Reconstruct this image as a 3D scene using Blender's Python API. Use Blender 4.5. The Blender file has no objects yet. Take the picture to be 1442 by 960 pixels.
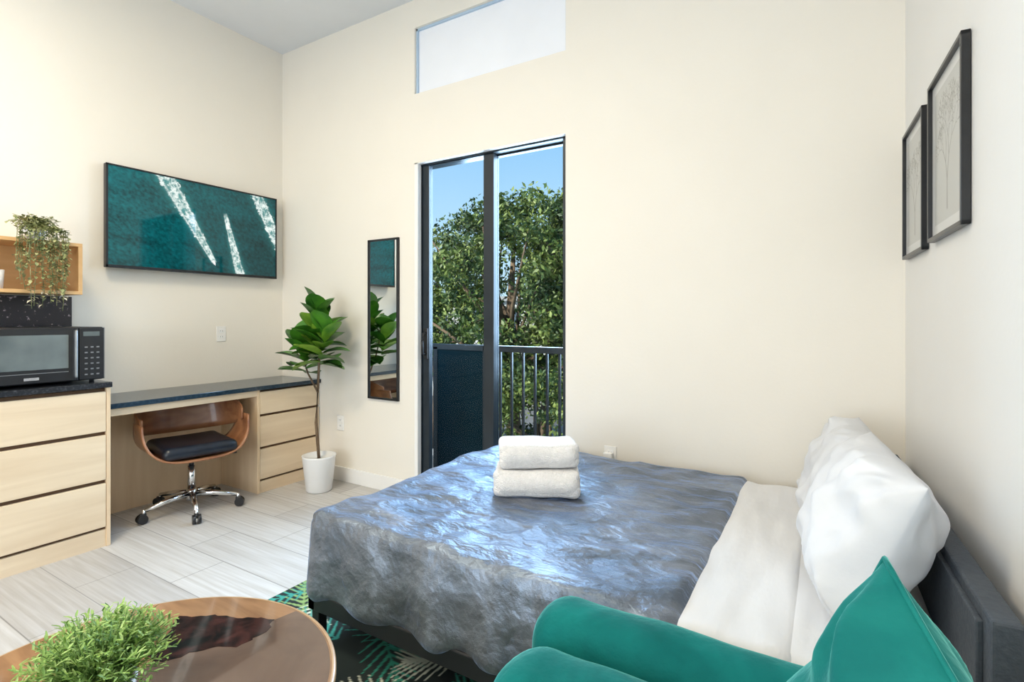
import bpy, bmesh, math, random
import numpy as np
from mathutils import Vector, Matrix, noise
random.seed(7); rng=np.random.default_rng(11)
sc=bpy.context.scene
sc.view_settings.view_transform='Standard'
sc.view_settings.look='None'
H=1.27
# ------------------------------------------------------------------ materials
def newmat(name):
    m=bpy.data.materials.new(name); m.use_nodes=True
    nt=m.node_tree; b=nt.nodes['Principled BSDF']
    return m,nt,b
def setb(b,**k):
    names={'rough':'Roughness','metal':'Metallic','sheen':'Sheen Weight','coat':'Coat Weight','spec':'Specular IOR Level','trans':'Transmission Weight','ss':'Subsurface Weight'}
    for a,v in k.items(): b.inputs[names[a]].default_value=v
def c4(c): return (c[0],c[1],c[2],1)
def noisy(name,c1,c2,scale=5,rough=.5,bump=0.0,bscale=None,stretch=(1,1,1),detail=4,lo=.3,hi=.7,dist=0,**k):
    m,nt,b=newmat(name); N=nt.nodes;L=nt.links
    tc=N.new('ShaderNodeTexCoord'); mp=N.new('ShaderNodeMapping'); mp.inputs['Scale'].default_value=stretch
    L.new(tc.outputs['Object'],mp.inputs['Vector'])
    n=N.new('ShaderNodeTexNoise'); n.inputs['Scale'].default_value=scale; n.inputs['Detail'].default_value=detail; n.inputs['Distortion'].default_value=dist
    L.new(mp.outputs[0],n.inputs['Vector'])
    r=N.new('ShaderNodeValToRGB'); r.color_ramp.elements[0].position=lo; r.color_ramp.elements[1].position=hi
    r.color_ramp.elements[0].color=c4(c1); r.color_ramp.elements[1].color=c4(c2)
    L.new(n.outputs['Fac'],r.inputs['Fac']); L.new(r.outputs['Color'],b.inputs['Base Color'])
    setb(b,rough=rough,**k)
    if bump:
        n2=N.new('ShaderNodeTexNoise'); n2.inputs['Scale'].default_value=bscale or scale; n2.inputs['Detail'].default_value=5
        L.new(mp.outputs[0],n2.inputs['Vector'])
        bp=N.new('ShaderNodeBump'); bp.inputs['Strength'].default_value=bump; bp.inputs['Distance'].default_value=.02
        L.new(n2.outputs['Fac'],bp.inputs['Height']); L.new(bp.outputs[0],b.inputs['Normal'])
    return m
def vcol(name,rough=.5,emit=0,**k):
    m,nt,b=newmat(name)
    a=nt.nodes.new('ShaderNodeVertexColor'); a.layer_name='Col'
    nt.links.new(a.outputs['Color'],b.inputs['Base Color'])
    if emit:
        nt.links.new(a.outputs['Color'],b.inputs['Emission Color']); b.inputs['Emission Strength'].default_value=emit
    setb(b,rough=rough,**k); return m
M={}
M['wall']=noisy('wall_paint',(.835,.79,.71),(.85,.805,.725),3,.6,.03,60)
M['wallr']=noisy('wall_paint_right',(.82,.815,.805),(.835,.83,.82),3,.6,.03,60)
M['ceil']=noisy('ceiling_paint',(.76,.78,.81),(.79,.81,.84),3,.7)
M['white']=noisy('white_paint',(.85,.84,.82),(.88,.87,.85),4,.45)
M['oak']=noisy('oak_veneer',(.68,.52,.35),(.83,.68,.49),9,.42,.04,12,(1,.12,1.6),5,.25,.75,.6)
M['oakv']=noisy('oak_veneer_side',(.68,.49,.30),(.80,.62,.42),9,.42,.04,12,(1.6,1.6,.12),5,.25,.75,.6)
M['oakshelf']=noisy('oak_shelf',(.62,.36,.15),(.74,.47,.22),8,.45,.04,12,(1,.15,1.6),5,.25,.75,.5)
M['walnut']=noisy('walnut_ply',(.18,.065,.028),(.40,.18,.08),7,.35,.03,12,(1.5,.3,1.5),5,.3,.7,.8,coat=.3)
M['granite']=noisy('granite_black',(.012,.014,.018),(.07,.075,.085),90,.18,0,None,(1,1,1),3,.5,.8)
M['splash']=noisy('granite_splash',(.020,.018,.024),(.45,.36,.38),48,.25,0,None,(1,1,1),2,.64,.74)
M['desktop']=noisy('desk_stone',(.012,.03,.05),(.04,.07,.10),60,.14,0,None,(1,1,1),3,.45,.8)
M['shadow']=noisy('gap_dark',(.10,.055,.025),(.12,.06,.03),5,.8)
M['black']=noisy('black_plastic',(.010,.011,.013),(.018,.019,.022),8,.3)
M['blackm']=noisy('black_metal',(.006,.007,.009),(.010,.011,.014),8,.5)
M['doorfr']=noisy('door_frame_metal',(.006,.012,.018),(.012,.020,.028),6,.4)
M['panel']=noisy('balcony_panel',(.002,.012,.017),(.003,.016,.023),3,.8,spec=.1)
M['chrome']=noisy('chrome',(.75,.76,.78),(.82,.83,.85),5,.15,metal=1.0)
M['steel']=noisy('brushed_steel',(.30,.31,.32),(.4,.41,.42),20,.3,stretch=(1,.05,1),metal=.9)
M['cushion']=noisy('seat_leather',(.004,.007,.014),(.010,.016,.028),12,.3,.1,80)
M['pot']=noisy('white_ceramic',(.82,.82,.82),(.88,.88,.87),5,.3)
M['soil']=noisy('soil',(.03,.02,.012),(.07,.045,.03),40,.9,.4)
M['trunk']=noisy('bark',(.10,.06,.035),(.22,.15,.09),25,.8,.4,40,(1,1,.3))
M['leaf']=noisy('fig_leaf',(.010,.075,.010),(.08,.27,.02),9,.35,.1,30)
M['leaf2']=noisy('fig_leaf_light',(.06,.22,.02),(.30,.50,.05),9,.38,.1,30)
M['sprig']=noisy('sprig_green',(.07,.18,.03),(.30,.46,.10),25,.55)
M['sprig2']=noisy('sprig_light',(.20,.36,.09),(.46,.62,.22),25,.55)
M['trail']=noisy('trailing_leaf',(.16,.20,.07),(.48,.48,.24),25,.55)
M['trail2']=noisy('trailing_leaf_pale',(.55,.50,.38),(.75,.70,.55),25,.55)
M['sheet']=noisy('white_sheet',(.66,.66,.67),(.75,.745,.75),4,.75,.3,9,(1.6,.5,1),sheen=.1)
M['pillow']=noisy('pillow_cotton',(.66,.675,.715),(.73,.745,.78),4,.8,.4,7,sheen=.05)
M['towel']=noisy('terry_towel',(.78,.765,.755),(.88,.86,.85),60,.9,.6,200,sheen=.3)
M['hb']=noisy('headboard_fabric',(.05,.062,.08),(.07,.085,.105),60,.7,.2,120)
M['tealv']=noisy('teal_velvet',(.0,.095,.092),(.004,.17,.158),6,.8,.35,14,detail=7,dist=.8,sheen=.9,spec=.15)
M['tealc']=noisy('teal_cushion',(.0,.125,.12),(.01,.215,.19),7,.75,.5,11,detail=7,dist=.8,sheen=.8,spec=.2)
for k in('tealv','tealc'):
    b=M[k].node_tree.nodes['Principled BSDF']; b.inputs['Sheen Tint'].default_value=(.30,.85,.76,1); b.inputs['Sheen Roughness'].default_value=.28
M['asphalt']=noisy('asphalt',(.10,.10,.10),(.17,.165,.16),3,.9)
M['lawn']=noisy('lawn',(.05,.11,.02),(.12,.19,.05),6,.9)
M['bldg']=noisy('stucco',(.55,.53,.49),(.63,.61,.57),3,.8)
M['bwin']=noisy('dark_glazing',(.05,.07,.09),(.09,.12,.15),3,.1)
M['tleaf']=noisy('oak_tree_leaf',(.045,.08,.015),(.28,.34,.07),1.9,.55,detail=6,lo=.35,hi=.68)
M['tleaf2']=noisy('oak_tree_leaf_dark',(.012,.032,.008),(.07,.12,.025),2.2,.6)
M['concrete']=noisy('concrete',(.32,.32,.32),(.42,.41,.4),8,.8)
# blanket: crushed velvet, nap variation, with blue window reflection tinted into the colour
m,nt,b=newmat('velvet_blanket'); N=nt.nodes; L=nt.links
tc=N.new('ShaderNodeTexCoord'); mp=N.new('ShaderNodeMapping'); mp.inputs['Rotation'].default_value=(0,0,.75); mp.inputs['Scale'].default_value=(1,2.1,1); L.new(tc.outputs['Object'],mp.inputs[0])
n=N.new('ShaderNodeTexNoise'); n.inputs['Scale'].default_value=2.9; n.inputs['Detail'].default_value=8; n.inputs['Distortion'].default_value=.7; n.inputs['Roughness'].default_value=.66; L.new(mp.outputs[0],n.inputs[0])
r=N.new('ShaderNodeValToRGB'); e=r.color_ramp.elements; e[0].position=.38; e[0].color=(.040,.036,.036,1); e[1].position=.67; e[1].color=(.24,.265,.33,1); x=e.new(.48); x.color=(.085,.078,.078,1); x=e.new(.57); x.color=(.135,.135,.148,1)
L.new(n.outputs['Fac'],r.inputs[0]); L.new(r.outputs[0],b.inputs['Base Color'])
r2=N.new('ShaderNodeValToRGB'); e=r2.color_ramp.elements; e[0].position=.40; e[0].color=(.52,.52,.52,1); e[1].position=.60; e[1].color=(.34,.34,.34,1); L.new(n.outputs['Fac'],r2.inputs[0]); L.new(r2.outputs[0],b.inputs['Roughness'])
b.inputs['Sheen Tint'].default_value=(.40,.58,1,1); b.inputs['Sheen Roughness'].default_value=.25; setb(b,spec=1.0,sheen=.8); b.inputs['Specular Tint'].default_value=(.55,.75,1,1); b.inputs['IOR'].default_value=1.8
n2=N.new('ShaderNodeTexNoise'); n2.inputs['Scale'].default_value=6; n2.inputs['Detail'].default_value=4; n2.inputs['Distortion'].default_value=.1; L.new(mp.outputs[0],n2.inputs[0])
bp=N.new('ShaderNodeBump'); bp.inputs['Strength'].default_value=.9; bp.inputs['Distance'].default_value=.045; L.new(n2.outputs['Fac'],bp.inputs['Height'])
n3=N.new('ShaderNodeTexNoise'); n3.inputs['Scale'].default_value=260; n3.inputs['Detail'].default_value=2; L.new(tc.outputs['Object'],n3.inputs[0])
bp2=N.new('ShaderNodeBump'); bp2.inputs['Strength'].default_value=.35; bp2.inputs['Distance'].default_value=.004; L.new(n3.outputs['Fac'],bp2.inputs['Height']); L.new(bp.outputs[0],bp2.inputs['Normal']); L.new(bp2.outputs[0],b.inputs['Normal'])
M['blanket']=m
# mirror
m,nt,b=newmat('mirror_glass'); b.inputs['Base Color'].default_value=(.80,.86,.88,1); setb(b,metal=1,rough=.015); M['mirror']=m
# glass
m,nt,b=newmat('clear_glass'); nt.nodes.remove(b)
tr=nt.nodes.new('ShaderNodeBsdfTransparent'); tr.inputs[0].default_value=(.96,.985,.985,1)
gl=nt.nodes.new('ShaderNodeBsdfGlossy'); gl.inputs['Roughness'].default_value=.02
fr=nt.nodes.new('ShaderNodeFresnel'); fr.inputs[0].default_value=1.12
mx=nt.nodes.new('ShaderNodeMixShader'); nt.links.new(fr.outputs[0],mx.inputs[0]); nt.links.new(tr.outputs[0],mx.inputs[1]); nt.links.new(gl.outputs[0],mx.inputs[2])
nt.links.new(mx.outputs[0],nt.nodes['Material Output'].inputs[0]); M['glass']=m
# frosted shade
m=noisy('frosted_shade',(.74,.76,.80),(.78,.80,.84),3,.6); b=m.node_tree.nodes['Principled BSDF']
b.inputs['Emission Color'].default_value=(.88,.91,.98,1); b.inputs['Emission Strength'].default_value=.12; M['shade']=m
M['bluetrim']=noisy('aluminium_trim',(.42,.56,.72),(.50,.63,.78),6,.4)
m,nt,b=newmat('added_lamp_diffuser'); b.inputs['Base Color'].default_value=(1,.95,.85,1)
b.inputs['Emission Color'].default_value=(1,.9,.75,1); b.inputs['Emission Strength'].default_value=2; M['added_lamp']=m
M['microw']=noisy('microwave_window',(.08,.10,.105),(.17,.20,.20),4,.2)
# floor planks
m,nt,b=newmat('floor_plank_tile'); N=nt.nodes;L=nt.links
tc=N.new('ShaderNodeTexCoord'); mp=N.new('ShaderNodeMapping'); L.new(tc.outputs['Object'],mp.inputs['Vector'])
br=N.new('ShaderNodeTexBrick'); br.inputs['Scale'].default_value=1; br.inputs['Brick Width'].default_value=.9; br.inputs['Row Height'].default_value=.26
br.inputs['Mortar Size'].default_value=.0024; br.inputs['Mortar Smooth'].default_value=.1; br.offset=.37
br.inputs['Color1'].default_value=(.47,.455,.44,1); br.inputs['Color2'].default_value=(.61,.60,.585,1); br.inputs['Mortar'].default_value=(.29,.28,.275,1)
L.new(mp.outputs[0],br.inputs['Vector'])
mp2=N.new('ShaderNodeMapping'); mp2.inputs['Scale'].default_value=(.5,14,1); L.new(tc.outputs['Object'],mp2.inputs['Vector'])
n=N.new('ShaderNodeTexNoise'); n.inputs['Scale'].default_value=4; n.inputs['Detail'].default_value=8; n.inputs['Distortion'].default_value=.3; L.new(mp2.outputs[0],n.inputs['Vector'])
r=N.new('ShaderNodeValToRGB'); r.color_ramp.elements[0].position=.27; r.color_ramp.elements[0].color=(.80,.77,.735,1); r.color_ramp.elements[1].position=.70; r.color_ramp.elements[1].color=(1.07,1.07,1.08,1)
L.new(n.outputs['Fac'],r.inputs[0])
mm=N.new('ShaderNodeMix'); mm.data_type='RGBA'; mm.blend_type='MULTIPLY'; mm.inputs[0].default_value=1
L.new(br.outputs['Color'],mm.inputs[6]); L.new(r.outputs[0],mm.inputs[7]); L.new(mm.outputs[2],b.inputs['Base Color']); setb(b,rough=.42); M['floor']=m
M['tvcol']=vcol('tv_screen',.05,1.0,spec=.4)
for l in list(M['tvcol'].node_tree.links):
    if l.to_socket.name=='Base Color': M['tvcol'].node_tree.links.remove(l)
M['tvcol'].node_tree.nodes['Principled BSDF'].inputs['Base Color'].default_value=(.004,.008,.008,1)
M['rugcol']=vcol('rug_pattern',.95); M['art']=vcol('art_print',.35,coat=.3)
M['tabcol']=noisy('table_walnut',(.20,.10,.05),(.38,.21,.105),5,.12,0,None,(.6,4,1),5,.3,.7,.6,coat=.5)
M['bronze']=noisy('bronze_glass',(.10,.062,.045),(.165,.108,.08),3,.05,0,None,(1,1,1),5,.35,.65,1.5,coat=.4)
M['rim']=noisy('gold_oak_rim',(.42,.25,.12),(.55,.35,.18),12,.3)
M['darkreflect']=noisy('dark_reflection',(.010,.005,.004),(.06,.02,.016),18,.06,0,None,(1,1,1),6,.4,.7,1.0)  # dark reflection on the table top, put into a colour

# ------------------------------------------------------------------ mesh builder
class MB:
    def __init__(s,name,parent=None):
        s.name=name; s.bm=bmesh.new(); s.mats=[]; s.parent=parent
    def mi(s,k):
        if k not in s.mats: s.mats.append(k)
        return s.mats.index(k)
    def add(s,t,k,smooth=False,mat=None):
        if mat is not None: bmesh.ops.transform(t,matrix=mat,verts=t.verts)
        i=s.mi(k)
        for f in t.faces: f.material_index=i; f.smooth=smooth
        me=bpy.data.meshes.new('t'); t.to_mesh(me); t.free(); s.bm.from_mesh(me); bpy.data.meshes.remove(me)
    def box(s,lo,hi,k,bev=0,mat=None,seg=2):
        t=bmesh.new(); bmesh.ops.create_cube(t,size=1)
        for v in t.verts:
            v.co=Vector([lo[i]+(v.co[i]+.5)*(hi[i]-lo[i]) for i in range(3)])
        if bev: bmesh.ops.bevel(t,geom=t.edges[:],offset=bev,segments=seg,affect='EDGES',profile=.5)
        s.add(t,k,False,mat)
    def cyl(s,p0,p1,r0,r1,k,seg=20,mat=None):
        p0=Vector(p0);p1=Vector(p1);d=p1-p0
        t=bmesh.new(); bmesh.ops.create_cone(t,cap_ends=True,segments=seg,radius1=r0,radius2=r1,depth=d.length)
        q=d.to_track_quat('Z','Y').to_matrix().to_4x4(); T=Matrix.Translation((p0+p1)/2)@q
        bmesh.ops.transform(t,matrix=T,verts=t.verts)
        for f in t.faces: f.smooth=len(f.verts)==4
        i=s.mi(k)
        if mat is not None: bmesh.ops.transform(t,matrix=mat,verts=t.verts)
        for f in t.faces: f.material_index=i
        me=bpy.data.meshes.new('t'); t.to_mesh(me); t.free(); s.bm.from_mesh(me); bpy.data.meshes.remove(me)
    def lathe(s,prof,c,k,seg=32,mat=None,smooth=True):
        t=bmesh.new(); rings=[]
        for (r,z) in prof:
            rings.append([t.verts.new((c[0]+r*math.cos(2*math.pi*j/seg),c[1]+r*math.sin(2*math.pi*j/seg),c[2]+z)) for j in range(seg)])
        for a,b in zip(rings,rings[1:]):
            for j in range(seg): t.faces.new((a[j],a[(j+1)%seg],b[(j+1)%seg],b[j]))
        t.faces.new(rings[0][::-1]); t.faces.new(rings[-1])
        bmesh.ops.recalc_face_normals(t,faces=t.faces); s.add(t,k,smooth,mat)
    def tube(s,pts,rad,k,seg=8,mat=None):
        t=bmesh.new(); rings=[]; n=len(pts); pts=[Vector(p) for p in pts]
        for i,p in enumerate(pts):
            d=(pts[min(i+1,n-1)]-pts[max(i-1,0)]).normalized(); q=d.to_track_quat('Z','Y')
            r=rad[i] if isinstance(rad,(list,tuple)) else rad
            rings.append([t.verts.new(p+q@Vector((r*math.cos(2*math.pi*j/seg),r*math.sin(2*math.pi*j/seg),0))) for j in range(seg)])
        for a,b in zip(rings,rings[1:]):
            for j in range(seg): t.faces.new((a[j],a[(j+1)%seg],b[(j+1)%seg],b[j]))
        t.faces.new(rings[0][::-1]); t.faces.new(rings[-1])
        s.add(t,k,True,mat)
    def rbox(s,lo,hi,r,k,step=.02,disp=None,mat=None):
        lo=Vector(lo);hi=Vector(hi); t=bmesh.new(); ctr=(lo+hi)/2
        for ax in range(3):
            u,v=(ax+1)%3,(ax+2)%3
            nu=max(2,int((hi[u]-lo[u])/step)); nv=max(2,int((hi[v]-lo[v])/step))
            for side in(lo[ax],hi[ax]):
                g=[]
                for i in range(nu+1):
                    row=[]
                    for j in range(nv+1):
                        p=Vector((0,0,0)); p[ax]=side; p[u]=lo[u]+(hi[u]-lo[u])*i/nu; p[v]=lo[v]+(hi[v]-lo[v])*j/nv
                        row.append(t.verts.new(p))
                    g.append(row)
                for i in range(nu):
                    for j in range(nv):
                        f=(g[i][j],g[i+1][j],g[i+1][j+1],g[i][j+1]); t.faces.new(f if side==hi[ax] else f[::-1])
        bmesh.ops.remove_doubles(t,verts=t.verts,dist=1e-5)
        for v in t.verts:
            p=v.co; q=Vector([min(max(p[i],lo[i]+r),hi[i]-r) for i in range(3)]); nrm=(p-q).normalized()
            c=q+nrm*r
            if disp: c=disp(c,nrm)
            v.co=c
        s.add(t,k,True,mat)
    def pillow(s,w,h,th,k,mat,n=36,wr=.01,pin=.07,seed=0,pw=.55,pipe=None,fold=0):
        t=bmesh.new()
        for sg in(1,-1):
            g=[]
            for i in range(n+1):
                row=[]
                for j in range(n+1):
                    a=math.sin((i/n-.5)*math.pi); b=math.sin((j/n-.5)*math.pi)
                    x=w/2*a*(1-pin*(1-b*b)); y=h/2*b*(1-pin*(1-a*a))
                    e=max(0,(1-a**4)*(1-b**4)); z=sg*th/2*e**pw
                    if 0<e:
                        q=Vector((x*5+seed,y*5,sg*3)); rdg=1-abs(noise.noise(q*1.7))*2
                        z+=sg*min(1,e*3)*wr*(noise.noise(Vector((x*7+seed,y*7,sg*3)))*1.6+noise.noise(Vector((x*17+seed,y*13,sg*5)))*.7+.5*rdg)
                        if fold:
                            for ca,cb in((1,1),(-1,1),(1,-1),(-1,-1)):
                                dx=ca-a; dy=cb-b; rr=math.hypot(dx,dy)+1e-6; th_=math.atan2(dy*cb,dx*ca)
                                z+=sg*fold*math.sin(th_*11+seed+2*noise.noise(Vector((a*2,b*2,seed))))*math.exp(-((rr-.45)/.35)**2)*min(1,e*3)
                    row.append(t.verts.new((x,y,z)))
                g.append(row)
            for i in range(n):
                for j in range(n):
                    f=(g[i][j],g[i+1][j],g[i+1][j+1],g[i][j+1]); t.faces.new(f if sg>0 else f[::-1])
        bmesh.ops.remove_doubles(t,verts=t.verts,dist=1e-5); s.add(t,k,True,mat)
        if pipe:
            pts=[]
            for side in range(4):
                for q in range(24):
                    a=-1+2*q/24
                    a_,b_=[(a,-1),(1,a),(-a,1),(-1,-a)][side]
                    pts.append(Vector((w/2*a_*(1-pin*(1-b_*b_)),h/2*b_*(1-pin*(1-a_*a_)),0)))
            pts.append(pts[0]); s.tube(pts,pipe,k,6,mat)
    def leaf(s,base,direc,up,L,W,k,curl=.25,nl=6):
        d=Vector(direc).normalized(); sd=d.cross(Vector(up)); 
        if sd.length<1e-3: sd=d.cross(Vector((1,0,0)))
        sd.normalize(); u=sd.cross(d).normalized(); t=bmesh.new(); rows=[]
        for i in range(nl+1):
            a=i/nl; wd=W*(math.sin(math.pi*min(1,a**1.25*.97+.03))**.7)*.5 if i<nl else .001
            if i==0: wd=.002
            c=Vector(base)+d*(L*a)-u*(curl*L*a*a)
            rows.append([t.verts.new(c-sd*wd+u*wd*.35),t.verts.new(c),t.verts.new(c+sd*wd+u*wd*.35)])
        for a,b in zip(rows,rows[1:]):
            t.faces.new((a[0],a[1],b[1],b[0])); t.faces.new((a[1],a[2],b[2],b[1]))
        s.add(t,k,True)
    def done(s):
        me=bpy.data.meshes.new(s.name); s.bm.to_mesh(me); s.bm.free()
        for k in s.mats: me.materials.append(M[k])
        o=bpy.data.objects.new(s.name,me); sc.collection.objects.link(o)
        if s.parent: o.parent=s.parent
        return o
def npmesh(name,V,F,mats,midx=None,parent=None):
    me=bpy.data.meshes.new(name); me.from_pydata([],[],[])
    me.vertices.add(len(V)); me.vertices.foreach_set('co',np.asarray(V,dtype=np.float32).ravel())
    F=np.asarray(F,dtype=np.int32); me.loops.add(F.size); me.loops.foreach_set('vertex_index',F.ravel())
    me.polygons.add(len(F)); me.polygons.foreach_set('loop_start',np.arange(0,F.size,F.shape[1],dtype=np.int32))
    try: me.polygons.foreach_set('loop_total',np.full(len(F),F.shape[1],dtype=np.int32))
    except Exception: pass
    for k in mats: me.materials.append(M[k])
    if midx is not None: me.polygons.foreach_set('material_index',np.asarray(midx,dtype=np.int32))
    me.update(calc_edges=True); me.validate()
    o=bpy.data.objects.new(name,me); sc.collection.objects.link(o)
    if parent: o.parent=parent
    return o
def gridcol(name,origin,ux,uy,img,matk,parent=None):
    h,w,_=img.shape; o=Vector(origin);ux=Vector(ux);uy=Vector(uy)
    I,J=np.meshgrid(np.arange(h)/(h-1),np.arange(w)/(w-1),indexing='ij')
    V=np.array(o)[None,None]+J[...,None]*np.array(ux)+I[...,None]*np.array(uy)
    idx=np.arange(h*w).reshape(h,w)
    F=np.stack([idx[:-1,:-1],idx[1:,:-1],idx[1:,1:],idx[:-1,1:]],-1).reshape(-1,4)
    ob=npmesh(name,V.reshape(-1,3),F,[matk],parent=parent)
    ca=ob.data.color_attributes.new('Col','FLOAT_COLOR','POINT')
    c=np.ones((h*w,4),dtype=np.float32); c[:,:3]=img.reshape(-1,3); ca.data.foreach_set('color',c.ravel()); return ob
def empty(name,loc=(0,0,0)):
    e=bpy.data.objects.new(name,None); sc.collection.objects.link(e); e.location=(0,0,0); e.empty_display_size=.1; return e
def seg_paint(img,px,py,a,b,w0,w1,col,soft=.3):
    ax,ay=a;bx,by=b; dx,dy=bx-ax,by-ay; L2=dx*dx+dy*dy+1e-9
    mnx,mxx=min(ax,bx)-max(w0,w1),max(ax,bx)+max(w0,w1); mny,mxy=min(ay,by)-max(w0,w1),max(ay,by)+max(w0,w1)
    j0=np.searchsorted(px,mnx);j1=np.searchsorted(px,mxx);i0=np.searchsorted(py,mny);i1=np.searchsorted(py,mxy)
    if j1<=j0 or i1<=i0: return
    X,Y=np.meshgrid(px[j0:j1],py[i0:i1]); t=np.clip(((X-ax)*dx+(Y-ay)*dy)/L2,0,1)
    d=np.hypot(X-ax-t*dx,Y-ay-t*dy); w=w0+(w1-w0)*t
    al=np.clip((w-d)/(soft*np.maximum(w,1e-4)),0,1)[...,None]
    img[i0:i1,j0:j1]=img[i0:i1,j0:j1]*(1-al)+np.array(col)*al
# ------------------------------------------------------------------ room
LX=-4.0; BY=2.82; CZ=3.53; RY=-3.0
wx=lambda y:.29+.044*(BY-y)
DX0,DX1,DZ=-2.51,-1.33,2.37; WZ0,WZ1=2.86,3.33
o=MB('floor'); o.box((LX-.1,RY-.1,-.1),(.75,BY+.05,0),'floor'); o.done()
o=MB('ceiling'); o.box((LX-.1,RY-.1,CZ),(.75,BY+.15,CZ+.1),'ceil'); o.done()
o=MB('wall_left'); o.box((LX-.1,RY-.1,0),(LX,BY+.15,CZ),'wall'); o.done()
o=MB('wall_rear'); o.box((LX,RY-.1,0),(.75,RY,CZ),'wall'); o.done()
o=MB('wall_back')
for a,b in [((LX,0),(DX0,CZ)),((DX1,0),(.42,CZ)),((DX0,DZ),(DX1,WZ0)),((DX0,WZ1),(DX1,CZ))]:
    o.box((a[0],BY,a[1]),(b[0],BY+.15,b[1]),'wall')
o.done()
o=MB('wall_right'); t=bmesh.new()
vs=[(wx(BY),BY),(wx(BY)+.1,BY),(wx(RY)+.1,RY),(wx(RY),RY)]
lo=[t.verts.new((x,y,0)) for x,y in vs]; hi=[t.verts.new((x,y,CZ)) for x,y in vs]
t.faces.new(lo[::-1]);t.faces.new(hi)
for i in range(4): t.faces.new((lo[i],lo[(i+1)%4],hi[(i+1)%4],hi[i]))
bmesh.ops.recalc_face_normals(t,faces=t.faces); o.add(t,'wallr'); o.done()
o=MB('baseboard_back'); o.box((-3.5,BY-.014,0),(DX0-.04,BY,.11),'white',.003); o.box((DX1+.02,BY-.014,0),(wx(BY),BY,.11),'white',.003); o.done()
# transom window
o=MB('window_1')
o.box((DX0,BY+.035,WZ0),(DX1,BY+.05,WZ1),'shade')
for a,b in [((DX0,WZ0),(DX0+.014,WZ1)),((DX1-.010,WZ0),(DX1,WZ1)),((DX0,WZ0),(DX1,WZ0+.008)),((DX0,WZ1-.014),(DX1,WZ1))]:
    o.box((a[0],BY+.02,a[1]),(b[0],BY+.035,b[1]),'bluetrim')
o.done()
# sliding door
o=MB('door_1')
o.box((DX0,BY+.001,.0),(DX0+.03,BY+.035,DZ),'white'); o.box((DX0,BY+.001,DZ-.006),(DX1-.0,BY+.035,DZ),'white')
f0=BY+.036
o.box((DX0,f0,0),(DX0+.035,f0+.11,DZ),'doorfr',.003); o.box((DX1-.035,f0,0),(DX1,f0+.11,DZ),'doorfr',.003)
o.box((DX0,f0,DZ-.016),(DX1,f0+.11,DZ),'doorfr',.003); o.box((DX0,f0,0),(DX1,f0+.11,.03),'doorfr',.003)
def panel(x0,x1,y0,sl,sr,th):
    o.box((x0,y0,.03),(x0+sl,y0+.04,DZ-.016),'doorfr',.003); o.box((x1-sr,y0,.03),(x1,y0+.04,DZ-.016),'doorfr',.003)
    o.box((x0,y0,DZ-.016-th),(x1,y0+.04,DZ-.016),'doorfr',.003); o.box((x0,y0,.03),(x1,y0+.04,.11),'doorfr',.003)
    o.box((x0+sl,y0+.017,.11),(x1-sr,y0+.023,DZ-.016-th),'glass')
panel(DX0+.035,-1.87,f0+.01,.06,.08,.006)
panel(-1.93,DX1-.035,f0+.06,.045,.03,.012)
o.tube([(DX0+.07,f0+.012,1.17),(DX0+.07,f0-.03,1.16),(DX0+.07,f0-.034,1.10),(DX0+.07,f0-.03,1.02),(DX0+.07,f0+.012,1.01)],.009,'black')
o.box((DX0+.05,f0-.001,.98),(DX0+.09,f0+.012,1.2),'black',.004)
o.done()
# balcony
BR=3.30
o=MB('balcony'); o.box((-2.9,BY+.15,-.15),(-1.0,BR+.1,-.02),'concrete'); o.done()
o=MB('balcony_railing')
o.box((-2.75,BR-.02,1.02),(-1.05,BR+.03,1.065),'blackm',.004); o.box((-2.22,BR-.012,.08),(-1.05,BR+.018,.115),'blackm',.003)
x=-2.19
while x<-1.08:
    o.box((x-.008,BR-.006,.1),(x+.008,BR+.01,1.03),'blackm'); x+=.098
o.box((-2.70,BR-.014,.03),(-2.22,BR+.012,1.03),'panel',.004); o.box((-2.24,BR-.02,-.02),(-2.20,BR+.025,1.06),'blackm',.003)
o.box((-2.72,BR-.02,-.02),(-2.68,BR+.02,1.04),'blackm'); o.box((-1.1,BR-.02,-.02),(-1.06,BR+.02,1.04),'blackm')
o.done()
# ------------------------------------------------------------------ outside
GZ=-3.3
o=MB('ground'); o.box((-60,3.6,GZ-.2),(40,80,GZ),'asphalt'); o.box((-20,7,GZ),(12,11.5,GZ+.05),'lawn'); o.done()
o=MB('apartment_building'); o.box((-26,24,GZ),(-4,32,2.2),'bldg'); o.box((-26.2,23.8,2.2),(-3.8,32.2,2.45),'concrete')
for i in range(9):
    for z in(-2.2,.4):
        o.box((-25+i*2.4,23.95,z),(-23.7+i*2.4,24.05,z+1.3),'bwin'); o.box((-25.1+i*2.4,23.9,z-.1),(-23.6+i*2.4,24.0,z),'concrete')
o.done()
o=MB('neighbouring_house')
o.box((-4.9,6.1,GZ),(-3.1,7.0,-.75),'bldg'); o.box((-5.0,6.0,-.75),(-3.0,7.1,-.66),'concrete')
o.box((-4.45,6.3,-.66),(-4.15,6.6,-.40),'steel',.01); o.box((-4.42,6.29,-.62),(-4.18,6.3,-.44),'black')
for q in range(3): o.box((-4.7+q*.6,6.08,-1.6),(-4.4+q*.6,6.11,-1.0),'bwin')
o.done()
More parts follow.
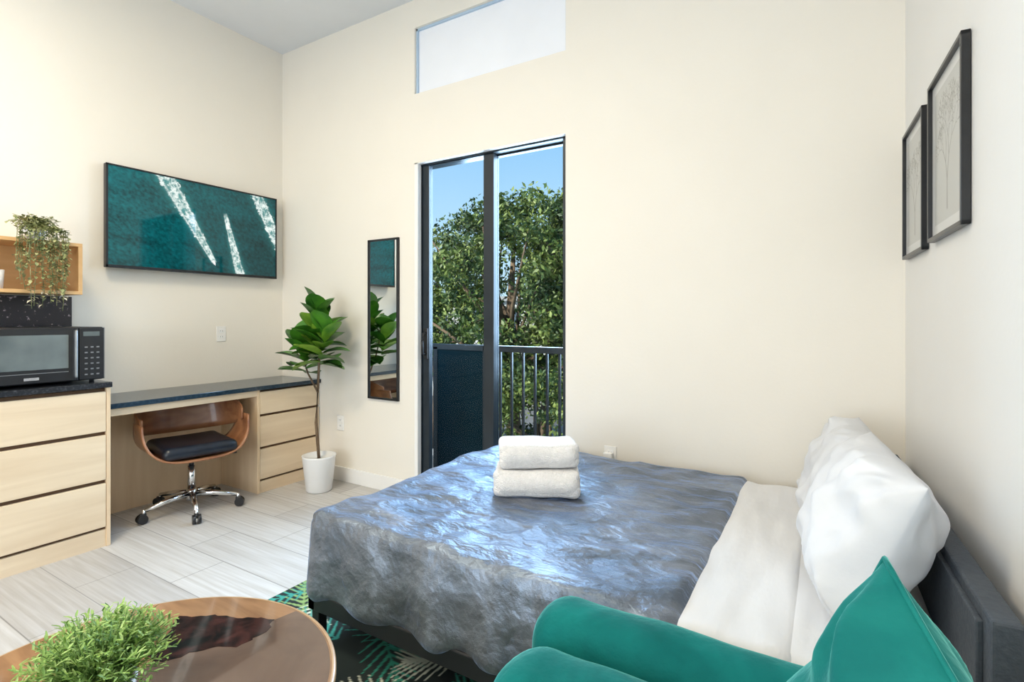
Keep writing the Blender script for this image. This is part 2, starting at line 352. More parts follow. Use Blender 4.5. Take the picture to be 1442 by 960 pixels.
def tree(name,base,crown_c,crown_r,ncl,per,ls,trunk_r=.22,seed=1,hole=None):
    r=np.random.default_rng(seed); root=empty(name)
    tb=MB('trunk_and_branches',root); cc=Vector(crown_c)
    top=Vector((cc.x,cc.y,cc.z-.2)); b0=Vector(base)
    tb.tube([b0,b0.lerp(top,.35)+Vector((.1,.05,0)),b0.lerp(top,.7),top,top+Vector((.1,0,crown_r[2]*.6))],[trunk_r*1.3,trunk_r,trunk_r*.8,trunk_r*.45,.04],'trunk',10)
    C=r.normal(size=(ncl,3)); C/=np.linalg.norm(C,axis=1)[:,None]; C*=(r.uniform(.25,1,size=(ncl,1))**.45); C=C*np.array(crown_r)+np.array(crown_c)
    if hole is not None:
        C=C[((C[:,0]-hole[0])/hole[3])**2+((C[:,2]-hole[2])/hole[4])**2>1]; ncl=len(C)
    for i in range(0,ncl,7):
        c=Vector(C[i]); s0=b0.lerp(top,.55+.45*random.random()); mid=s0.lerp(c,.5)+Vector((random.uniform(-.2,.2),random.uniform(-.2,.2),random.uniform(-.1,.3)))
        tb.tube([s0,mid,c],[.07,.045,.015],'trunk',6)
    tb.done()
    n=ncl*per; cl=np.repeat(C,per,0); cr=np.repeat(r.uniform(.22,.55,size=ncl),per)[:,None]
    P=r.normal(size=(n,3)); P/=np.linalg.norm(P,axis=1)[:,None]; P=cl+P*cr*(r.uniform(0,1,size=(n,1))**.5)*np.array([1,1,.7])
    a=r.normal(size=(n,3)); a/=np.linalg.norm(a,axis=1)[:,None]; bb=np.cross(a,r.normal(size=(n,3))); bb/=np.linalg.norm(bb,axis=1)[:,None]
    s=r.uniform(.6,1.2,size=(n,1))*ls
    V=np.stack([P-a*s,P+bb*s*.45,P+a*s,P-bb*s*.45],1).reshape(-1,3); F=np.arange(4*n).reshape(n,4)
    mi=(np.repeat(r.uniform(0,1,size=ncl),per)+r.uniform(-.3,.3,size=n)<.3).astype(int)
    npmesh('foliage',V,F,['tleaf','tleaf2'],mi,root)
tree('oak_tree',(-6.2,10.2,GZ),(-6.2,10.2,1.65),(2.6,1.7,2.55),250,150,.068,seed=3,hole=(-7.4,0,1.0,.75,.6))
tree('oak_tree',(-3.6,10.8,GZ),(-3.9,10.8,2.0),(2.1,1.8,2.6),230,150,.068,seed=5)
tree('oak_tree',(-11.5,14.0,GZ),(-11.5,14.0,1.6),(2.6,2,2.4),150,130,.08,seed=6)
tree('shrub',(-4.6,8.6,GZ),(-4.6,8.6,-.75),(1.9,.65,1.15),90,130,.055,.10,seed=9)
# ------------------------------------------------------------------ kitchen cabinet + counter
o=MB('kitchen_cabinet'); FX=-3.44; CY=1.347
o.box((LX+.005,-1.0,0),(FX-.02,CY-.02,.88),'shadow'); o.box((LX+.005,CY-.02,0),(FX+.0,CY,.885),'oakv',.002)
o.box((FX-.02,-1.0,0),(FX-.006,CY-.02,.095),'oak')
for z0,z1 in((.11,.352),(.372,.62),(.64,.862)):
    for y0,y1 in((.45,CY-.022),(-.45,.446)):
        o.box((FX-.02,y0,z0),(FX,y1,z1),'oak',.003)
o.box((LX+.005,-1.0,.885),(FX+.015,CY+.004,.915),'granite',.004)
o.done()
o=MB('trim_1'); o.box((LX,-1.0,.917),(LX+.015,CY+.01,1.402),'splash',.002); o.done()
# microwave
o=MB('microwave'); mx0=-3.51; a,bb=.80,1.338; z0,z1=.928,1.222
o.box((-3.93,a,z0),(mx0,bb,z1),'black',.006); 
o.box((mx0,a+.004,z0+.004),(mx0+.02,bb-.12,z1-.004),'black',.005)
o.box((mx0+.02,a+.03,z0+.075),(mx0+.023,bb-.165,z1-.04),'microw',.001)
o.box((mx0+.02,a+.03,z0+.055),(mx0+.0225,bb-.165,z0+.058),'steel')
o.box((mx0+.020,a+.19,z0+.022),(mx0+.0225,a+.25,z0+.036),'chrome')
o.box((mx0,bb-.117,z0+.004),(mx0+.02,bb-.002,z1-.004),'black',.004)
o.box((mx0+.02,bb-.145,z0+.02),(mx0+.048,bb-.132,z1-.015),'steel',.006)
o.box((mx0+.02,bb-.10,z1-.05),(mx0+.0215,bb-.025,z1-.025),'microw')
for i in range(6):
    for j in range(3): o.box((mx0+.02,bb-.093+j*.027,z0+.03+i*.03),(mx0+.0213,bb-.080+j*.027,z0+.037+i*.03),'steel')
o.box((mx0+.015,bb-.004,z0+.004),(mx0+.021,bb-.001,z1-.004),'steel')
for yy in(a+.04,bb-.04):
    for xx in(-3.88,mx0-.04): o.cyl((xx,yy,.915),(xx,yy,z0+.002),.012,.012,'black',12)
o.done()
# shelf
o=MB('wall_shelf'); sx=-3.70; s1=1.31; s0=.2
o.box((LX,s0,1.406),(sx,s1,1.426),'oakshelf',.002); o.box((LX,s0,1.682),(sx,s1,1.702),'oakshelf',.002)
o.box((LX,s1-.02,1.426),(sx,s1,1.682),'oakshelf',.001); o.box((LX,s0,1.426),(sx,s0+.02,1.682),'oakshelf',.001); o.box((LX,s0+.02,1.426),(LX+.01,s1-.02,1.682),'oakshelf')
o.done()
for yy in(.86,.955): 
    o=MB('drinking_glass'); o.lathe([(.028,0),(.034,.10),(.031,.10),(.026,.006)],(-3.76,yy,1.427),'pot',20); o.done()
o=MB('trailing_plant'); px,py=-3.80,1.12
o.lathe([(.045,0),(.06,.07),(.056,.07),(.05,.055)],(px,py,1.703),'pot',24); o.lathe([(.05,.055),(.01,.06)],(px,py,1.703),'soil',16)
for i in range(95):
    ang=random.uniform(0,2*math.pi); hang=random.random()<.5
    p=Vector((px,py,1.765)); pts=[p.copy()]
    if hang:
        yo=random.uniform(-.11,.10); drop=random.uniform(.12,.44)
        pts+=[Vector((px+.05,py+yo*.5,1.79)),Vector((sx+.03+random.random()*.03,py+yo,1.75)),Vector((sx+.035+random.random()*.03,py+yo*1.05,1.75-drop*.5)),Vector((sx+.035+random.random()*.03,py+yo*1.0+random.uniform(-.015,.015),1.75-drop))]
    else:
        q=Vector((math.cos(ang),math.sin(ang),0))*random.uniform(.03,.13); pts+=[p+q*.5+Vector((0,0,.06)),p+q+Vector((0,0,random.uniform(.0,.09)))]
    o.tube(pts,.0015,'trail',4)
    for a_,b_ in zip(pts,pts[1:]):
        nn=max(2,int((b_-a_).length/.015))
        for q in range(nn):
            c=a_.lerp(b_,q/nn); 
            dd=Vector((random.uniform(-.3,1),random.uniform(-1,1),random.uniform(-.6,.6)))
            o.leaf(c,dd,(0,0,1),random.uniform(.018,.03),.019,'trail2' if (c.z<1.42 and random.random()<.6) else 'trail',.2,2)
o.done()
# ------------------------------------------------------------------ desk
o=MB('desk'); dF=-3.52; dz=.78
o.box((LX+.005,CY+.006,dz-.03),(dF+.02,BY-.003,dz),'desktop',.003)
o.box((LX+.005,CY+.006,.0),(LX+.02,2.28,dz-.03),'oakv')
o.box((LX+.02,CY+.006,dz-.075),(dF+.0,2.28,dz-.031),'oak',.002)
o.box((LX+.02,2.28,0),(dF,2.30,dz-.031),'oakv',.002); o.box((LX+.02,2.30,0),(dF-.02,BY-.005,dz-.04),'shadow')
o.box((dF-.04,2.30,0),(dF-.006,BY-.005,.085),'oak')
for z0,z1 in((.10,.318),(.335,.555),(.572,.735)): o.box((dF-.02,2.302,z0),(dF,BY-.008,z1),'oak',.003)
o.done()
# ------------------------------------------------------------------ TV
tv=empty('television')
o=MB('body',tv); X0=-3.93; y0,y1,z0,z1=1.512,2.714,1.597,2.262
o.box((X0-.035,y0,z0),(X0,y1,z1),'black',.004); o.box((LX+.001,1.9,1.8),(X0-.03,2.35,2.1),'blackm'); o.box((X0,2.05,z0-.006),(X0+.004,2.17,z0+.006),'steel')
for p,q in(((y0,z0),(y0+.011,z1)),((y1-.011,z0),(y1,z1)),((y0,z0),(y1,z0+.018)),((y0,z1-.011),(y1,z1))): o.box((X0-.002,p[0],p[1]),(X0+.007,q[0],q[1]),'blackm',.001)
o.done()
hh,ww=250,450; sY,sX=np.meshgrid(np.linspace(0,1,hh),np.linspace(0,1,ww),indexing='ij')
def nfield(fn): return np.array([[fn(x,y) for x in np.linspace(0,1,ww)] for y in np.linspace(0,1,hh)])
img=np.zeros((hh,ww,3)); nz=nfield(lambda x,y:.5*noise.noise(Vector((x*4+y*3,y*7-x*3,0)))+.6*noise.noise(Vector((x*44,y*30-x*14,4)))+.4*noise.noise(Vector((x*90,y*60-x*20,8))))
base=np.array([.0,.085,.095]); img[:]=base; img*= np.clip(1+.9*nz,.3,3)[...,None]*(1.35-.65*sX[...,None]-.25*sY[...,None])
nn=nfield(lambda x,y:.6*noise.noise(Vector((x*22,y*14,7)))+.6*noise.noise(Vector((x*50,y*30,3)))+.5*noise.noise(Vector((x*110,y*62,1))))
def wake(a,b,w0,w1,st=1):
    P=np.stack([sX*1.2,sY*.67],-1); A=np.array([a[0]*1.2,a[1]*.67]); Bv=np.array([b[0]*1.2,b[1]*.67]); d=Bv-A; L=np.hypot(*d); d/=L; nrm=np.array([-d[1],d[0]])
    al=((P-A)@d)/L; pe=np.abs((P-A)@nrm); w=w0+(w1-w0)*al; ends=np.clip((1.02-al)/.03,0,1)*np.clip((al+.3)/.1,0,1)
    m=np.clip((w*(1+.7*nn)-pe)/.008,0,1)*ends*np.clip(.50+1.5*nn,.08,1)*st
    edge=np.exp(-((pe-w*.80*(1+.25*nn))/(w*.14+.0015))**2)*ends*np.clip(.8+.9*nn,0,1)
    core=np.exp(-(pe/(w*.16+.002))**2)*ends*np.clip(.6+.9*nn,0,1)
    halo=np.exp(-(pe/(w*1.2))**2)*ends*.55
    m=np.clip(np.maximum(np.maximum(m,edge),core),0,1)
    img[:]=img*(1-halo[...,None])+np.array([.06,.40,.38])*halo[...,None]
    img[:]=img*(1-m[...,None])+np.array([.86,.95,.91])*m[...,None]
wake((.27,-.06),(.57,.87),.060,.016); wake((.665,.46),(.75,1.05),.018,.038); wake((.85,-.05),(1.05,.68),.048,.045)
for bx,by,ba in((.572,.885,1.1),(.662,.44,-1.9)):
    P=np.stack([sX*1.2-bx*1.2,sY*.67-by*.67],-1); al=P@np.array([math.cos(ba),math.sin(ba)]); pe=P@np.array([-math.sin(ba),math.cos(ba)])
    m=((np.abs(pe)<.009*np.clip(1.2-al/.02,0,1))&(np.abs(al)<.022))[...,None]; img[:]=np.where(m,np.array([.95,.95,.93]),img)
gridcol('screen',(X0+.002,y0+.008,z1-.008),(0,y1-y0-.016,0),(0,0,-(z1-z0-.02)),img,'tvcol',tv)
# ------------------------------------------------------------------ outlets
def outlet(name,M4):
    o=MB(name); o.box((-.036,-.006,-.058),(.036,-.0005,.058),'white',.002,M4)
    for dz_ in(.022,-.022):
        o.box((-.017,-.008,dz_-.014),(.017,-.005,dz_+.014),'pot',.003,M4)
        for dx_ in(-.007,.007): o.box((dx_-.0012,-.0085,dz_-.004),(dx_+.0012,-.0079,dz_+.006),'black',0,M4)
    return o
Rz=lambda a:Matrix.Rotation(math.radians(a),4,'Z')
outlet('wall_outlet',Matrix.Translation((LX,2.29,1.15))@Rz(90)).done()
outlet('wall_outlet',Matrix.Translation((-3.27,BY,.45))).done()
o=outlet('wall_outlet',Matrix.Translation((-1.05,BY,.49))); o.box((-1.08,BY-.04,.48),(-1.03,BY-.008,.515),'white',.004); o.tube([(-1.05,BY-.035,.49),(-1.02,BY-.05,.46),(-1.0,BY-.03,.3),(-1.0,BY-.025,.12)],.003,'white',6); o.done()
# ------------------------------------------------------------------ mirror
o=MB('wall_mirror'); a,bb,z0,z1=-2.955,-2.65,.67,1.855
o.box((a,BY-.012,z0),(bb,BY-.002,z1),'black')
o.box((a+.012,BY-.0135,z0+.012),(bb-.012,BY-.012,z1-.012),'mirror')
for p,q in(((a,z0),(a+.014,z1)),((bb-.014,z0),(bb,z1)),((a,z0),(bb,z0+.014)),((a,z1-.014),(bb,z1))):
    o.box((p[0],BY-.022,p[1]),(q[0],BY-.010,q[1]),'blackm',.002)
o.done()
# ------------------------------------------------------------------ fig plant
o=MB('potted_fiddle_leaf_fig'); px,py=-3.215,2.57
o.lathe([(.082,0),(.092,.01),(.118,.25),(.122,.262),(.108,.262),(.104,.235)],(px,py,0),'pot'); o.lathe([(.104,.225),(.02,.235)],(px,py,0),'soil')
tip=Vector((px+.02,py,1.25))
o.tube([(px,py,.22),(px-.02,py-.01,.5),(px-.01,py,.8),(px+.02,py-.01,1.05),tip],[.012,.011,.010,.008,.005],'trunk')
o.tube([(px-.01,py,.75),(px+.05,py-.04,.95),(px+.09,py-.06,1.12)],[.008,.006,.004],'trunk'); o.tube([(px-.01,py,.72),(px-.1,py-.02,.86),(px-.13,py-.04,.98)],[.008,.006,.004],'trunk')
def leaves(h0,h1,n,ph,x0,Lm=.2):
    for i in range(n):
        f=i/(n-1); z=h0+(h1-h0)*f; a=ph+i*2.4; el=-.05+1.2*f+random.uniform(-.15,.15)
        cx=x0(f); d=(math.cos(a)*math.cos(el),math.sin(a)*math.cos(el)*.9,math.sin(el)); 
        if cx[1]+d[1]*Lm>BY-.03: d=(d[0],-abs(d[1])*.5,d[2])
        if cx[0]+d[0]*Lm<-3.75 : d=(d[0]*.6,d[1],abs(d[2])+.2)
        L=random.uniform(.85,1.15)*Lm
        o.leaf((cx[0],cx[1],z),d,(0,0,1),L,L*.72,'leaf2' if random.random()<.3 else 'leaf',random.uniform(.0,.3),8)
leaves(.94,1.30,26,.3,lambda f:(px-.02+.02*f,py-.01),.20)
leaves(.94,1.16,15,1.3,lambda f:(px+.09+.06*f,py-.06),.215)
leaves(.86,1.06,14,2.0,lambda f:(px-.11-.05*f,py-.03),.21)
o.done()
# ------------------------------------------------------------------ office chair
o=MB('office_chair'); T=Matrix.Translation((-3.60,1.865,0))@Rz(-12)
cx,cy=-3.60,1.865
for k_ in range(5):
    a=math.radians(-90+72*k_-4); d=Vector((math.cos(a),math.sin(a),0)); c0=Vector((cx,cy,0))
    o.tube([c0+d*.02+Vector((0,0,.115)),c0+d*.14+Vector((0,0,.105)),c0+d*.27+Vector((0,0,.078))],[.022,.017,.012],'chrome',10)
    o.cyl(c0+d*.275+Vector((0,0,.04)),c0+d*.275+Vector((0,0,.085)),.009,.009,'chrome',10)
    sd=Vector((-d.y,d.x,0))
    for s_ in(-1,1): o.cyl(c0+d*.285+sd*(.006*s_)+Vector((0,0,.030)),c0+d*.285+sd*(.024*s_)+Vector((0,0,.030)),.030,.028,'black',18)
    o.box((-.02,-.012,.035),(.02,.012,.066),'black',.008,Matrix.Translation(c0+d*.28)@Matrix.Rotation(a,4,'Z'))
o.cyl((cx,cy,.075),(cx,cy,.15),.034,.03,'chrome',24); o.cyl((cx,cy,.15),(cx,cy,.30),.023,.023,'chrome',24); o.cyl((cx,cy,.28),(cx,cy,.37),.015,.015,'black',16)
o.box((-.10,-.08,.355),(.10,.08,.375),'blackm',.004,T); o.tube([T@Vector((0,.05,.36)),T@Vector((.02,.2,.345)),T@Vector((.03,.27,.34))],.006,'black')
o.rbox((-.22,-.215,.395),(.235,.215,.475),.038,'cushion',.02,lambda c,n:c+Vector((0,0,(-.012*math.exp(-((c.x/.15)**2+(c.y/.15)**2)) if n.z>0 else 0))),T)
def strip(fn,nu,nv,th,k):
    t=bmesh.new(); g=[[t.verts.new(fn(i/nu,j/nv)) for j in range(nv+1)] for i in range(nu+1)]
    for i in range(nu):
        for j in range(nv): t.faces.new((g[i][j],g[i+1][j],g[i+1][j+1],g[i][j+1]))
    bmesh.ops.recalc_face_normals(t,faces=t.faces)
    bmesh.ops.solidify(t,geom=t.faces[:],thickness=th); bmesh.ops.recalc_face_normals(t,faces=t.faces); o.add(t,k,True,T)
def U(u,v):
    a=math.pi*(1+u)
    zz=math.sin(a)
    sy=math.copysign(abs(math.cos(a))**.6,math.cos(a))*.31; z=.615-.245*abs(zz)**.75
    wdt=.10+.10*abs(zz); xc=.05-.02*abs(zz)
    return Vector((xc+(v-.5)*2*wdt,sy,z))
strip(U,40,8,.012,'walnut')
def Bk(u,v):
    a=math.radians(72+216*u); r=.31; e=abs(u-.5)*2
    zb=.49+.085*e**2.; zt=.735-.095*e**2.5
    x=.25*math.cos(a)-.0; y=r*math.sin(a)
    z=zb+(zt-zb)*v; x-= .05*(v-.3)*(1-e)
    return Vector((x,y,z))
strip(Bk,44,6,.012,'walnut')
o.done()
# ------------------------------------------------------------------ bed
bed=empty('bed')
o=MB('bed_frame',bed); x0,x1,y0,y1=-1.71,.20,1.315,2.70
for p,q in(((x0,y0),(x1,y0+.04)),((x0,y1-.04),(x1,y1)),((x0,y0),(x0+.04,y1)),((x1-.04,y0),(x1,y1))): o.box((p[0],p[1],.155),(q[0],q[1],.225),'blackm',.005)
for xx in(x0+.01,-.78,x1-.06):
    for yy in(y0+.01,(y0+y1)/2,y1-.05): o.box((xx,yy,.009),(xx+.04,yy+.04,.16),'blackm',.004)
for i in range(10): o.box((x0+.1+i*.19,y0+.03,.2),(x0+.17+i*.19,y1-.03,.22),'oak')
HM=Matrix.Translation((.265,1.31,0))@Matrix.Rotation(math.atan2(.044,1),4,'Z')
o.box((0,0,.20),(.050,1.40,.70),'hb',.006,HM); o.box((-.012,.05,.24),(.002,1.35,.675),'hb',.004,HM)
for yy in(.0,1.355): o.box((0,yy,.009),(.045,yy+.045,.21),'blackm',.003,HM)
o.done()
o=MB('mattress',bed); o.rbox((-1.68,1.35,.225),(.225,2.67,.48),.05,'sheet',.05); o.done()
o=MB('sheet',bed)
def dsh(c,n):
    w=noise.noise(Vector((c.x*9,c.y*2.2,c.z*4)))*.010+noise.noise(Vector((c.x*24,c.y*4,2)))*.006
    if c.z<.42: w+=.008*math.sin(c.x*38+c.y*5)*(0.48-c.z)*4
    return c+n*w
o.rbox((-.52,1.325,.235),(.24,2.69,.50),.045,'sheet',.014,dsh)
o.rbox((-.40,1.322,.300),(-.06,2.693,.508),.035,'sheet',.014,dsh); o.done()
o=MB('blanket',bed)
def ridge(v): return 1-min(1,abs(noise.noise(v))*3)
def dbl(c,n):
    w=noise.noise(Vector((c.x*2.6,c.y*2.6,1)))*.009+ridge(Vector((c.x*2.2+c.y*1.2,c.y*3.2-c.x,9)))*.013+ridge(Vector((c.x*4-c.y*2.5,c.y*4+c.x*2,3)))*.007+noise.noise(Vector((c.x*9+3,c.y*8,5)))*.006-.004
    if n.x>.5: w*=.2
    if n.z<.6:
        k=max(0,(.52-c.z)/.3); w=w*.4+k*(.013*math.sin((c.x*1.0+c.y*1.1)*24+2*noise.noise(Vector((c.x*2,c.y*2,0))))+.010)
        c=c+Vector((0,0,.012*noise.noise(Vector((c.x*3,c.y*3,4)))*k))
    w=max(w,-.008)
    return c+n*w
o.rbox((-1.705,1.315,.20),(-.31,2.705,.520),.042,'blanket',.015,dbl); o.done()
def basis(W,Uv,c):
    W=Vector(W).normalized(); Uv=Vector(Uv); Nn=W.cross(Uv).normalized(); Uv=Nn.cross(W).normalized()
    m=Matrix((W,Uv,Nn)).transposed().to_4x4(); return Matrix.Translation(c)@m
o=MB('pillow'); o.pillow(.59,.42,.22,'pillow',basis((-.12,.99,.02),(.36,0,.93),(.082,1.765,.70)),80,.024,.05,1,.62,None,.007); o.done()
o=MB('pillow'); o.pillow(.58,.40,.21,'pillow',basis((-.05,.99,-.02),(.42,0,.91),(.045,2.36,.675)),80,.024,.05,8,.62,None,.007); o.done()
# towels
def towel(name,c,w,d,h,ang):
    Tm=Matrix.Translation(c)@Rz(ang); o=MB(name)
    def dt(cc,n):
        return cc+n*(.008*noise.noise(Vector((cc.x*9+c[2]*30,cc.y*9,cc.z*14))))
    for i in range(2):
        o.rbox((-w/2,-d/2+.012*i,h*i/2),(w/2,d/2-.02*i,h*(i+1)/2+.004),min(h/4,.03),'towel',.012,dt,Tm)
    o.rbox((-w/2,-d/2-.008,.0),(w/2,-d/2+.09,h),h/2-.001,'towel',.012,dt,Tm)
    o.done()
towel('folded_towel',(-1.075,1.99,.532),.36,.25,.10,27); towel('folded_towel',(-1.09,2.02,.638),.335,.23,.095,34)
# ------------------------------------------------------------------ armchair
o=MB('armchair')
def dv(c,n): return c+n*(.007*noise.noise(c*5)+.003*noise.noise(c*13))
for s_ in(1,-1):
    f=(lambda y:y) if s_==1 else (lambda y:.88-y)
    def yr(a,b): a,b=f(a),f(b); return (min(a,b),max(a,b))
    ya,yb=yr(.955,1.13); o.rbox((-.560,ya,.12),(.33,yb,.650),.085,'tealv',.02,dv)
    ya,yb=yr(.755,.965); o.rbox((-.555,ya,.12),(.30,yb,.64),.10,'tealv',.02,dv)
o.rbox((-.53,.10,.14),(.25,.78,.30),.03,'tealv',.04); o.rbox((-.55,.115,.28),(.16,.765,.41),.055,'tealv',.03,dv)
o.rbox((.13,-.22,.12),(.335,1.10,.705),.08,'tealv',.025,dv)
for xx in(-.48,.22):
    for yy in(-.15,1.03): o.cyl((xx,yy,0.009),(xx,yy,.14),.014,.022,'walnut',14)
o.done()
o=MB('throw_pillow')
W_=Vector((.45,-.89,0)).normalized(); U_=Vector((.15,.08,.985)); U_=(U_-W_*U_.dot(W_)).normalized(); be=math.radians(65)
Lv=-W_*math.cos(be)-U_*math.sin(be); Rv=W_*math.sin(be)-U_*math.cos(be); Pk=Vector((.064,.831,.958)); sz=.42
C_=Pk+(Lv+Rv)*sz/2; X_=-Lv; Y_=-Rv; Z_=X_.cross(Y_)
Tm=Matrix.Translation(C_)@Matrix((X_,Y_,Z_)).transposed().to_4x4()
o.pillow(sz,sz,.17,'tealc',Tm,70,.014,.03,3,.68,.004,.006); o.done()
# ------------------------------------------------------------------ rug
RX0,RX1,RYa,RYb=-2.15,.05,-.35,1.95
w_=int((RX1-RX0)/.0055); h_=int((RYb-RYa)/.0055)
pxs=np.linspace(0,RX1-RX0,w_); pys=np.linspace(0,RYb-RYa,h_); img=np.zeros((h_,w_,3)); img[:]=(.006,.014,.014)
cols=[(.02,.22,.15),(.62,.62,.46),(.03,.28,.20),(.26,.38,.13),(.02,.18,.12),(.60,.62,.50),(.04,.30,.24)]
for i in range(170):
    c=np.array([random.uniform(0,2.2),random.uniform(0,2.3)]); a=random.uniform(0,6.28); L=random.uniform(.22,.42); col=cols[i%7]
    d=np.array([math.cos(a),math.sin(a)]); e=c+d*L; seg_paint(img,pxs,pys,tuple(c),tuple(e),.005,.003,col)
    for k_ in range(9):
        f=k_/9; p=c+d*L*f; ll=.16*math.sin(math.pi*(f*.8+.15))
        for sg in(1,-1):
            a2=a+sg*(1.0-.5*f); q=p+np.array([math.cos(a2),math.sin(a2)])*ll; seg_paint(img,pxs,pys,tuple(p),tuple(q),.009,.002,col)
rug=empty('area_rug'); gridcol('pile',(RX0,RYa,.008),(RX1-RX0,0,0),(0,RYb-RYa,0),img,'rugcol',rug)
o=MB('backing',rug); o.box((RX0,RYa,0.0),(RX1,RYb,.0075),'black'); o.done()
# ------------------------------------------------------------------ coffee table
o=MB('coffee_table'); tc_=(-1.335,.53,0); R=.46; zt=.42
o.lathe([(R-.010,-.02),(R-.010,0.0)],(tc_[0],tc_[1],zt),'tabcol',128,None,False)
o.lathe([(R-.03,-.03),(R-.004,-.024),(R,-.014),(R,-.004),(R-.004,-.001),(R-.012,-.0008)],(tc_[0],tc_[1],zt),'rim',128)
def poly(pts,z,k,th=.0015):
    t=bmesh.new(); vs=[t.verts.new((x,y,z)) for x,y in pts]; f=t.faces.new(vs)
    r_=bmesh.ops.extrude_face_region(t,geom=[f]); 
    for v in r_['geom']:
        if isinstance(v,bmesh.types.BMVert): v.co.z+=th
    bmesh.ops.recalc_face_normals(t,faces=t.faces); o.add(t,k)
pts=[]
for i in range(60):
    a=math.radians(-105+ (88+105)*i/59); pts.append((tc_[0]+.445*math.cos(a),tc_[1]+.445*math.sin(a)))
pts+=[(-1.36,.80),(-1.42,.66),(-1.44,.5),(-1.45,.3)]
poly(pts,zt+.0003,'bronze',.001)
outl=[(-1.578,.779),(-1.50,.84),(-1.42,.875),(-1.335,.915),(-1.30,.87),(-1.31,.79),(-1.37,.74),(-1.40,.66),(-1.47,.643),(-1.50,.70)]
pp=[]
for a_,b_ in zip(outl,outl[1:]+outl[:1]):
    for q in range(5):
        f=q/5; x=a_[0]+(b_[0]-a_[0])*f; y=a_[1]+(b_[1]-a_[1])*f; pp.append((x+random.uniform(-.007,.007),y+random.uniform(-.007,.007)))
poly(pp,zt+.0003,'darkreflect',.0018)  # reflection drawn as a jagged dark patch on the top
for k_ in range(4):
    a=math.radians(45+90*k_+10); d=Vector((math.cos(a),math.sin(a),0)); o.cyl(Vector((tc_[0],tc_[1],.013))+d*.37,Vector((tc_[0],tc_[1],.395))+d*.28,.012,.02,'walnut',14)
o.lathe([(.30,-.055),(.31,-.03)],(tc_[0],tc_[1],zt),'walnut',48)
o.done()
# table plant
o=MB('potted_plant'); px,py=-1.262,.475; pz=zt+.003
o.lathe([(.045,0),(.05,.005),(.062,.10),(.064,.108),(.056,.108),(.054,.095)],(px,py,pz),'pot'); o.lathe([(.054,.09),(.01,.095)],(px,py,pz),'soil')
for i in range(420):
    a=random.uniform(0,2*math.pi); rr=.135*math.sqrt(random.random())
    p0=Vector((px+.03*math.cos(a),py+.03*math.sin(a),pz+.10)); zz=.115*(1-(rr/.17)**2)+random.uniform(-.02,.04)
    p2=Vector((px+rr*math.cos(a),py+rr*math.sin(a),pz+.10+zz)); pm=p0.lerp(p2,.5)+Vector((0,0,.02))
    o.tube([p0,pm,p2],.0009,'sprig',3)
    for q in range(10):
        f=.25+.75*q/9; c=p0.lerp(pm,f*2) if f<.5 else pm.lerp(p2,f*2-1)
        o.leaf(c,(random.uniform(-1,1)+math.cos(a)*.5,random.uniform(-1,1)+math.sin(a)*.5,random.uniform(-.1,1.1)),(0,0,1),random.uniform(.010,.018),.0045,'sprig2' if random.random()<.4 else 'sprig',.1,2)
o.done()
# ------------------------------------------------------------------ pictures
def picture(name,ya,yb,z0,z1,seed):
    root=empty(name); random.seed(seed); o=MB('frame',root)
    P=lambda y:Vector((wx(y),y,0)); A=P(yb); d=(P(ya)-P(yb)); Wl=d.length; d.normalize(); n=Vector((-d.y,d.x,0)); 
    if n.x>0: n=-n
    Tm=Matrix((d,-n,Vector((0,0,1)))).transposed().to_4x4(); Tm=Matrix.Translation(A)@Tm
    f=.013
    for p,q in(((0,z0),(f,z1)),((Wl-f,z0),(Wl,z1)),((0,z0),(Wl,z0+f)),((0,z1-f),(Wl,z1))): o.box((p[0],-.024,p[1]),(q[0],-.002,q[1]),'black',.002,Tm)
    o.box((f,-.010,z0+f),(Wl-f,-.002,z1-f),'white',0,Tm); o.done()
    w_,h_=150,190; xs=np.linspace(0,Wl-2*f,w_); ys=np.linspace(0,z1-z0-2*f,h_); img=np.zeros((h_,w_,3)); img[:]=(.66,.67,.67)
    W2=xs[-1];H2=ys[-1]; b0=.035
    iy=(ys>b0)&(ys<H2-b0); ix=(xs>b0)&(xs<W2-b0); img[np.ix_(iy,ix)]=(.50,.51,.50)
    def br(p,a,L,w,dep):
        q=(p[0]+math.sin(a)*L,p[1]-math.cos(a)*L); seg_paint(img,xs,ys,p,q,w,w*.7,(.20,.20,.19),.6)
        if dep>0:
            for s_ in(-1,1): br(q,a+s_*random.uniform(.2,.6),L*random.uniform(.68,.86),max(w*.65,.0015),dep-1)
    br((W2/2,H2*.86),0,H2*.17,.008,8)
    o2=Tm@Vector((f,-.0115,z1-f)); e1=Tm.to_3x3()@Vector((Wl-2*f,0,0)); gridcol('print',o2,e1,(0,0,-(z1-z0-2*f)),img,'art',root)
picture('picture_frame',1.84,2.255,1.525,2.05,4); picture('picture_frame',2.35,2.735,1.515,2.03,9)
# ------------------------------------------------------------------ lamps & light
def added_lamp(name,x,y,r,e,col):
    o=MB(name); o.lathe([(r,0),(r,-.05),(r-.02,-.055)],(x,y,CZ),'white',48); o.lathe([(r-.03,-.056),(.001,-.06)],(x,y,CZ),'added_lamp',48); ob=o.done()
    l=bpy.data.lights.new(name+'_light','AREA'); l.shape='DISK'; l.size=r*2; l.energy=e; l.color=col
    lo=bpy.data.objects.new('light',l); lo.location=(x,y,CZ-.075); sc.collection.objects.link(lo); lo.parent=ob
added_lamp('added_ceiling_lamp',-2.3,.3,.4,59,(1,.86,.63)); added_lamp('added_ceiling_lamp',-1.0,-1.4,.4,43,(1,.89,.70))  # unseen lamps, added to light the room and warm the upper walls
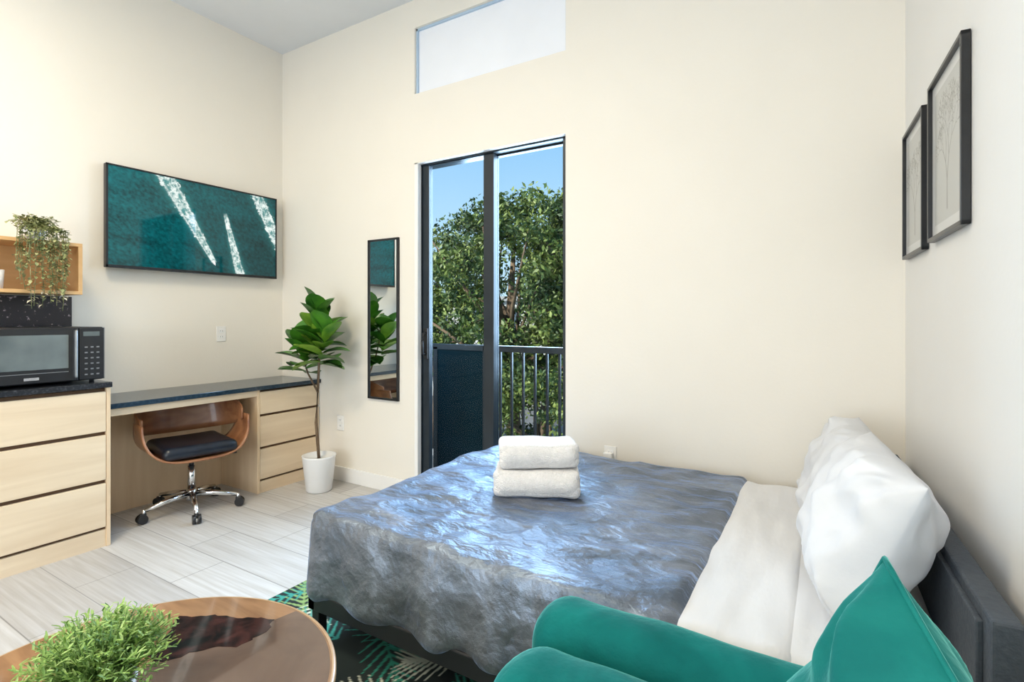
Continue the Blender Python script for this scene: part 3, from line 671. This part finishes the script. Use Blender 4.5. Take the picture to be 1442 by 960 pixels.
# unseen rear window, added with its area light to cool the lower walls
o=MB('added_window'); o.box((-3.0,RY,.5),(-.4,RY+.03,2.3),'white'); o.box((-2.95,RY+.03,.55),(-.45,RY+.035,2.25),'shade'); ob=o.done()
l=bpy.data.lights.new('added_daylight','AREA'); l.shape='RECTANGLE'; l.size=2.5; l.size_y=1.7; l.energy=78; l.color=(.76,.88,1)
lo=bpy.data.objects.new('added_daylight',l); lo.location=(-1.7,RY+.05,1.4); sc.collection.objects.link(lo); lo.parent=ob
lo.rotation_euler=Vector((0,-1,0)).to_track_quat('Z','Y').to_euler()
# door daylight (open sky outside the glass door)
l=bpy.data.lights.new('skylight','AREA'); l.shape='RECTANGLE'; l.size=1.1; l.size_y=2.0; l.energy=165; l.color=(.50,.72,1)
lo=bpy.data.objects.new('door_daylight',l); lo.location=(-1.9,BR+.25,1.75); lo.rotation_euler=Vector((-.1,1,.35)).to_track_quat('Z','Y').to_euler(); sc.collection.objects.link(lo)
s=bpy.data.lights.new('sun','SUN'); s.energy=6.5; s.angle=.02; s.color=(1,.95,.85); so=bpy.data.objects.new('sun',s); so.rotation_euler=Vector((-.5,-.75,.75)).to_track_quat('Z','Y').to_euler(); sc.collection.objects.link(so)
w=bpy.data.worlds.new('sky'); sc.world=w; w.use_nodes=True; nt=w.node_tree; bg=nt.nodes['Background']
tc=nt.nodes.new('ShaderNodeTexCoord'); sp=nt.nodes.new('ShaderNodeSeparateXYZ'); nt.links.new(tc.outputs['Generated'],sp.inputs[0])
r=nt.nodes.new('ShaderNodeValToRGB'); e=r.color_ramp.elements; e[0].position=0; e[0].color=(.62,.84,.95,1); e[1].position=.5; e[1].color=(.12,.42,.85,1)
nt.links.new(sp.outputs['Z'],r.inputs[0]); nt.links.new(r.outputs[0],bg.inputs[0]); bg.inputs[1].default_value=1.15
# ------------------------------------------------------------------ camera
cam=bpy.data.cameras.new('camera'); co=bpy.data.objects.new('camera',cam); sc.collection.objects.link(co)
cam.sensor_width=36; cam.sensor_fit='HORIZONTAL'; cam.lens=36*736/1442; cam.shift_y=-32/1442; cam.clip_start=.03; cam.clip_end=300
co.location=(0,0,H); co.rotation_euler=(math.radians(90),0,math.radians(31.1)); sc.camera=co
